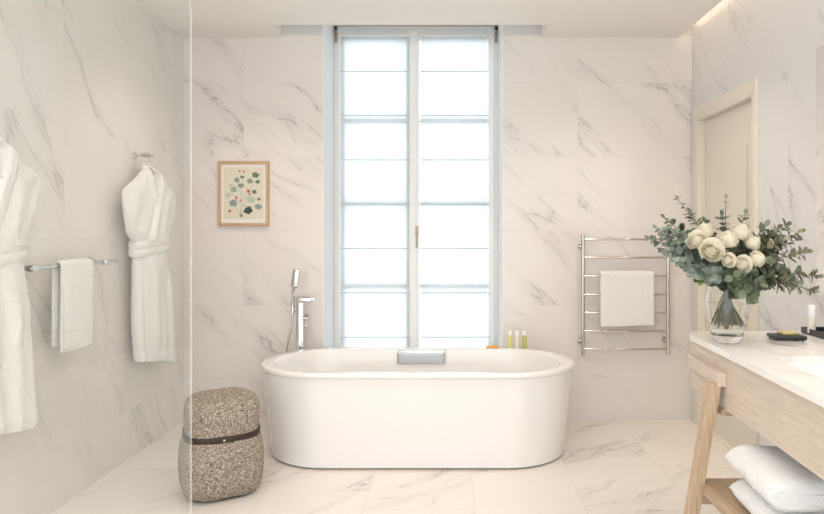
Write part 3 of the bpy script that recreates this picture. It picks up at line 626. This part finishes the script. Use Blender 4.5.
# folded towels on the shelf
def folded(z0, h, x0, x1, y0, y1, seed, label):
    """towel folded with round fold along the -x side and layered hems facing the room"""
    t = thing('folded_bath_towel', label, 'towel', ((x0+x1)/2, (y0+y1)/2, z0), math.radians(-4), 'folded bath towels on the washstand shelf')
    cx, cy = (x0+x1)/2, (y0+y1)/2
    prof = []; r = h/2; n = 14
    for k in range(n+1): a = PI/2+PI*k/n; prof.append((x0+r+r*math.cos(a)*1.15, r+r*math.sin(a)))
    for k in range(1, 14): prof.append((x0+r+(x1-x0-r-.02)*k/14, 0))
    for k in range(7): a = -PI/2+PI*k/6; prof.append((x1-.02+.02*math.cos(a), r+r*math.sin(a)))
    for k in range(1, 14): prof.append((x1-.02-(x1-x0-r-.02)*k/14, h))
    rings = []; ny = 30
    for j in range(ny+1):
        y = y0+(y1-y0)*j/ny; e = min(j, ny-j); f = (.62, .84, .95, .99)[e] if e < 4 else 1
        ring = []
        for (x, z) in prof:
            top = 1 if z > h*.5 else .0
            sag = top*(-.010*((y-cy)/(y1-y0)*2)**2)
            ring.append((x-cx, y-cy, max(0.001, r+(z-r)*f+sag)))
        rings.append(ring)
    bm = bmesh.new(); loft(bm, rings); bmesh.ops.subdivide_edges(bm, edges=bm.edges[:], cuts=1, use_grid_fill=True)
    bm.normal_update(); dd = [(v, v.normal*(noise.noise(v.co*7+Vector((seed, 0, 0)))*.009+noise.noise(v.co*85)*.0022)) for v in bm.verts]
    for v, o in dd: v.co += o
    for v in bm.verts: v.co.z = max(v.co.z, .0005)
    bd = obj('towel_body', bm, M['terryg'], t)
    for f in (.30, .52):
        bm = bmesh.new(); tube(bm, spline([(x0-cx+.10, y0-cy+.004, h*f+.004), (x0-cx+.25, y0-cy-.004, h*f), (x0-cx+.42, y0-cy-.002, h*f+.003)], 6), .007, 10); bumpy(bm, .001, 50, seed); obj('hem', bm, M['terryg'], t)
    return t
folded(.373, .093, .950, 1.47, 1.80, 2.13, 2, 'folded white bath towel lying directly on the oak shelf')
folded(.476, .102, .938, 1.49, 1.78, 2.12, 9, 'thick folded white bath towel, topmost of the stack on the shelf')

# ------------------------------------------------------------------ counter items
def on(xp, Y): return ((xp-VX)/F*Y, Y, CZ)
x, y, z = on(786.5, 2.46)
t = thing('soap_dish', 'small black square dish holding a wrapped gold soap beside the vase', 'dish', (x, y, z), math.radians(-8))
bm = bmesh.new(); box(bm, (-.062, -.040, .005), (.062, .040, .020), .003); obj('dish_body', bm, M['black'], t)
for a in (-.05, .05):
    for b in (-.03, .03):
        bm = bmesh.new(); tube(bm, [(a, b, 0), (a, b, .007)], .005, 10); obj('foot', bm, M['black'], t)
bm = bmesh.new(); box(bm, (-.030, -.022, 0), (.030, .022, .010), .003)
o = obj('wrapped_soap', bm, M['gold'], loc=(x+.008, y+.008, z+.0202)); tag(o, 'gold wrapped soap lying on the small black dish', 'soap')
tr = thing('amenity_tray', 'black tray with raised rim at the right end of the counter', 'tray', (1.555, 2.42, CZ), 0)
bm = bmesh.new(); box(bm, (-.085, -.20, 0), (.085, .20, .008), .002)
for (a, b) in (((-.085, -.20, .006), (-.077, .20, .026)), ((.077, -.20, .006), (.085, .20, .026)), ((-.077, -.20, .006), (.077, -.192, .026)), ((-.077, .192, .006), (.077, .20, .026))): box(bm, a, b, .002)
obj('tray_body', bm, M['black'], tr)
# bottle px 811
Yb = 2.565; bx_ = (811.5-VX)/F*Yb
t = thing('lotion_bottle', 'slim cream bottle standing on the black tray', 'bottle', (bx_, Yb, CZ+.008))
bm = bmesh.new(); lathe(bm, [(.0135, 0), (.015, .003), (.015, .068), (.0135, .070)], n=24); obj('bottle_body', bm, M['cream'], t)
bm = bmesh.new(); lathe(bm, [(.0152, .070), (.0152, .112), (.013, .116)], n=24); obj('cap', bm, M['capw'], t)
bm = bmesh.new(); rr_ = []
lathe(bm, [(.001, 0), (.02, .001), (.033, .012), (.037, .03), (.033, .048), (.02, .058), (.001, .06)], n=24); bumpy(bm, .002, 30)
o = obj('rolled_washcloth', bm, M['terry'], loc=(1.565, 2.50, CZ+.008)); tag(o, 'small rolled white cloth on the black tray at the right edge', 'washcloth')

# ------------------------------------------------------------------ vase and bouquet
VYc = 2.40; vx = (727-VX)/F*VYc
va = thing('glass_vase', 'clear glass vase half filled with water holding the bouquet', 'vase', (vx, VYc, CZ))
VP_ = [(.038, 0), (.046, .004), (.053, .018), (.064, .05), (.074, .09), (.0785, .13), (.077, .17), (.070, .21), (.066, .235)]
bm = bmesh.new(); lathe(bm, spline([(r, 0, z) for r, z in VP_], 4) and [(p.x, p.z) for p in spline([(r, 0, z) for r, z in VP_], 4)]+[(.0635, .236)]+[(p.x-.0035, max(p.z, .030)) for p in reversed(spline([(r, 0, z) for r, z in VP_[2:]], 4))]+[(.03, .026), (.01, .032)], n=48); obj('vase_body', bm, M['vaseg'], va)
bm = bmesh.new(); lathe(bm, [(.030, .0275), (.02, .030), (.012, .031)], n=32, cap0=True) if False else None; bm.free(); bm = bmesh.new(); wp = [(p.x-.005, p.z) for p in spline([(r, 0, z) for r, z in VP_[2:7]], 4) if p.z > .033]; wp = [q for q in wp if q[1] < .150]
lathe(bm, [(.03, .033)]+wp+[(wp[-1][0], .151)], n=48); obj('water', bm, M['water'], va)

bq = thing('bouquet', 'hand tied bouquet of white roses and eucalyptus standing in the glass vase', 'bouquet', (vx, VYc, CZ+.034))
O = Vector((vx, VYc, CZ+.034)); tie = Vector((0, 0, .182))
def tip(xp, yp, dy): return px(xp, yp, VYc+dy)-O
def stem_pts(end, k, mid_lift=.45, sag=0):
    a = random.random()*2*PI; rb_ = random.uniform(.03, .066)
    foot = Vector((rb_*math.cos(a), rb_*math.sin(a), .022+random.random()*.025))
    tt = tie+Vector((-.011*math.cos(a), -.011*math.sin(a), random.uniform(-.006, .006)))
    mp_ = tt.lerp(end, mid_lift)+Vector((0, 0, .03))
    return spline([foot, tt, mp_, end], 10)
def leaf(bm, p, d, nrm, L_, wd, mi=0, cup=.12):
    d = d.normalized(); s = d.cross(nrm)
    if s.length < .05: s = d.orthogonal()
    s = s.normalized(); nn = s.cross(d).normalized(); rows = []
    nL = 5
    for i in range(nL+1):
        f = i/nL; half = wd/2*math.sin(PI*min(1, max(.06, f*.93+.04)))**.62; c_ = p+d*L_*f+nn*(-cup*L_*(f-.4)**2)
        rows.append([bm.verts.new(c_+s*half*g+nn*abs(g)*half*.22) for g in (-1, 0, 1)])
    for a, b in zip(rows[:-1], rows[1:]):
        for j in range(2): bm.faces.new((a[j], a[j+1], b[j+1], b[j])).material_index = mi
def branch(xp, yp, dy, kind, size=.034, dens=.021, start=.42, aspect=.92, lift=.45):
    size *= 1.28 if aspect > .65 else 1.1; dens *= .74; start *= .8
    end = tip(xp, yp, dy); P_ = stem_pts(end, 0, lift); n = len(P_)
    bm = bmesh.new(); tube(bm, P_, [.0030-.0018*i/(n-1) for i in range(n)], 6); br = obj('eucalyptus_branch', bm, M['stem'], bq)
    bm = bmesh.new(); acc = 0; ph = random.random()*3; tot = sum((P_[i+1]-P_[i]).length for i in range(10, n-1)); run = 0
    for i in range(10, n-1):
        seg = P_[i+1]-P_[i]; L_ = seg.length; run += L_; acc += L_
        if run/tot < start: acc = 0; continue
        while acc > dens:
            acc -= dens; ph += PI/2+random.uniform(-.4, .4); t = seg.normalized(); u = t.orthogonal().normalized(); v = t.cross(u); f = run/tot
            sz = size*(1.08-.5*max(0, f-.5)*2)*random.uniform(.8, 1.2)
            for s in (0, PI):
                o_ = u*math.cos(ph+s)+v*math.sin(ph+s); d = (o_*1.0+t*random.uniform(.2, .8)+Vector((0, 0, -.15)))
                nrm = (t*.8-o_*.3+Vector((random.uniform(-.4, .4), -.7, .5)))
                leaf(bm, P_[i]+seg*random.random()+o_*.003, d, nrm, sz, sz*aspect)
    leaf(bm, P_[-1], P_[-1]-P_[-2], Vector((0, -.7, .5)), size*.6, size*.4); 
    obj('leaves', bm, LEAF[kind], br, auto='keep')
for args in ((649, 238, .02, 0, .026, .018), (657, 228, -.03, 0, .027, .018), (662, 250, -.06, 0, .028, .018), (665, 218, .05, 1, .030, .02), (676, 262, -.10, 0, .028, .018), (674, 232, -.08, 0, .026, .018, .3),
             (678, 199, .04, 1, .026, .022, .45, .6), (690, 212, .02, 1, .030, .022, .35, .6), (726, 198, .05, 1, .026, .026, .62, .38), (705, 222, .08, 1, .034, .022), (745, 214, .09, 1, .034, .024), (722, 216, .03, 0, .034, .022, .5, .7),
             (765, 226, .04, 1, .042, .024), (778, 228, .08, 2, .036, .021), (783, 240, -.05, 2, .036, .021), (796, 240, .02, 1, .036, .021), (806, 252, -.03, 2, .038, .020), (819, 276, .0, 2, .036, .020), (812, 290, -.06, 2, .038, .020), (795, 282, -.12, 1, .038, .022), (760, 284, -.16, 1, .044, .024, .3), (752, 297, -.14, 1, .046, .026, .25), (733, 276, -.17, 1, .046, .026, .3), (768, 262, -.10, 1, .046, .024, .3),
             (708, 276, -.16, 0, .042, .022, .3), (692, 272, -.13, 0, .036, .020, .3), (698, 260, -.02, 0, .038, .022, .2), (770, 250, .10, 2, .040, .024, .2), (786, 226, .0, 1, .036, .022), (772, 234, .06, 2, .040, .022), (800, 232, .05, 2, .034, .021), (782, 270, -.02, 1, .042, .022, .3), (745, 290, -.19, 1, .040, .024, .4), (672, 246, .0, 0, .034, .02, .3)):
    branch(*args)
# fresh green drooping leaves at lower left
end = tip(702, 272, -.06); P_ = stem_pts(end, 0); bm = bmesh.new(); tube(bm, P_, .002, 6); br = obj('leafy_stem', bm, M['stem'], bq)
bm = bmesh.new()
for (xp, yp, dx, dz) in ((703, 272, -.045, -.045), (702, 271, -.05, -.012), (702, 272, -.012, -.05)):
    p_ = tip(xp, yp, -.07); leaf(bm, p_, Vector((dx, -.01, dz)), Vector((.2, -1, .3)), .052, .034)
obj('leaves', bm, LEAF[3], br, auto='keep')
# roses
def rose(xp, yp, dy, r, tilt):
    c = tip(xp, yp, dy); ax = Vector(tilt).normalized(); P_ = stem_pts(c-ax*r*.9, 0, .6)
    bm = bmesh.new(); rot = ax.to_track_quat('Z', 'Y').to_matrix(); lay = 0; ph = random.random()*6
    specs = [(.10, 2, .98, 0), (.18, 3, .96, .0), (.27, 3, .93, .01), (.36, 3, .90, .02), (.46, 4, .85, .03), (.56, 4, .78, .05), (.66, 5, .68, .07), (.76, 5, .56, .10), (.86, 6, .42, .14), (.95, 6, .26, .18)]
    for (rr, cnt, top, flare) in specs:
        ph += .7
        for k in range(cnt):
            a0 = ph+2*PI*k/cnt+random.uniform(-.12, .12); span = 2*PI/cnt*1.5; rows = []
            rk = rr*random.uniform(.94, 1.06); tk = top*random.uniform(.95, 1.05)
            for i in range(7):
                f = i/6; row = []
                for j in range(9):
                    g = j/8*2-1; a = a0+g*span/2
                    edge = 1-abs(g)**3*.42
                    rad2 = rk*(.30+.70*math.sin(min(1, f*1.25)*PI/2))*(1+.05*g)+flare*f**3*(1.05-abs(g)*.4)
                    z_ = -.85+(tk+.85)*f*(1-(1-edge)*f)-flare*.6*f**5
                    row.append(bm.verts.new(c+rot @ Vector((rad2*math.cos(a), rad2*math.sin(a), z_))*r))
                rows.append(row)
            for a, b in zip(rows[:-1], rows[1:]):
                for j in range(8): bm.faces.new((a[j], a[j+1], b[j+1], b[j]))
    ro = obj('rose', bm, M['rosep'], bq, auto='keep')
    bm = bmesh.new(); tube(bm, P_, .0028, 7); obj('stem', bm, M['stem'], ro)
for a in ((712, 250, -.155, .041, (-.15, -1, .35)), (697, 240, -.09, .037, (-.5, -.7, .6)), (727, 240, -.10, .036, (0, -.6, .9)), (740, 232, -.05, .036, (.3, -.6, .9)), (705, 231, -.04, .032, (-.3, -.5, .9)), (729, 260, -.17, .026, (.1, -1, .1)), (744, 264, -.16, .030, (.2, -1, .15)), (757, 259, -.13, .029, (.5, -.9, .3)), (752, 243, -.06, .030, (.5, -.7, .6))):
    rose(*a)
bm = bmesh.new()
for k in range(5): 
    pts = [tie+Vector((.0185*math.cos(t), .0185*math.sin(t), -.012+.006*k+.001*math.sin(3*t))) for t in [2*PI*j/20 for j in range(21)]]; tube(bm, pts, .0028, 6)
obj('twine_tie', bm, M['twine'], bq)
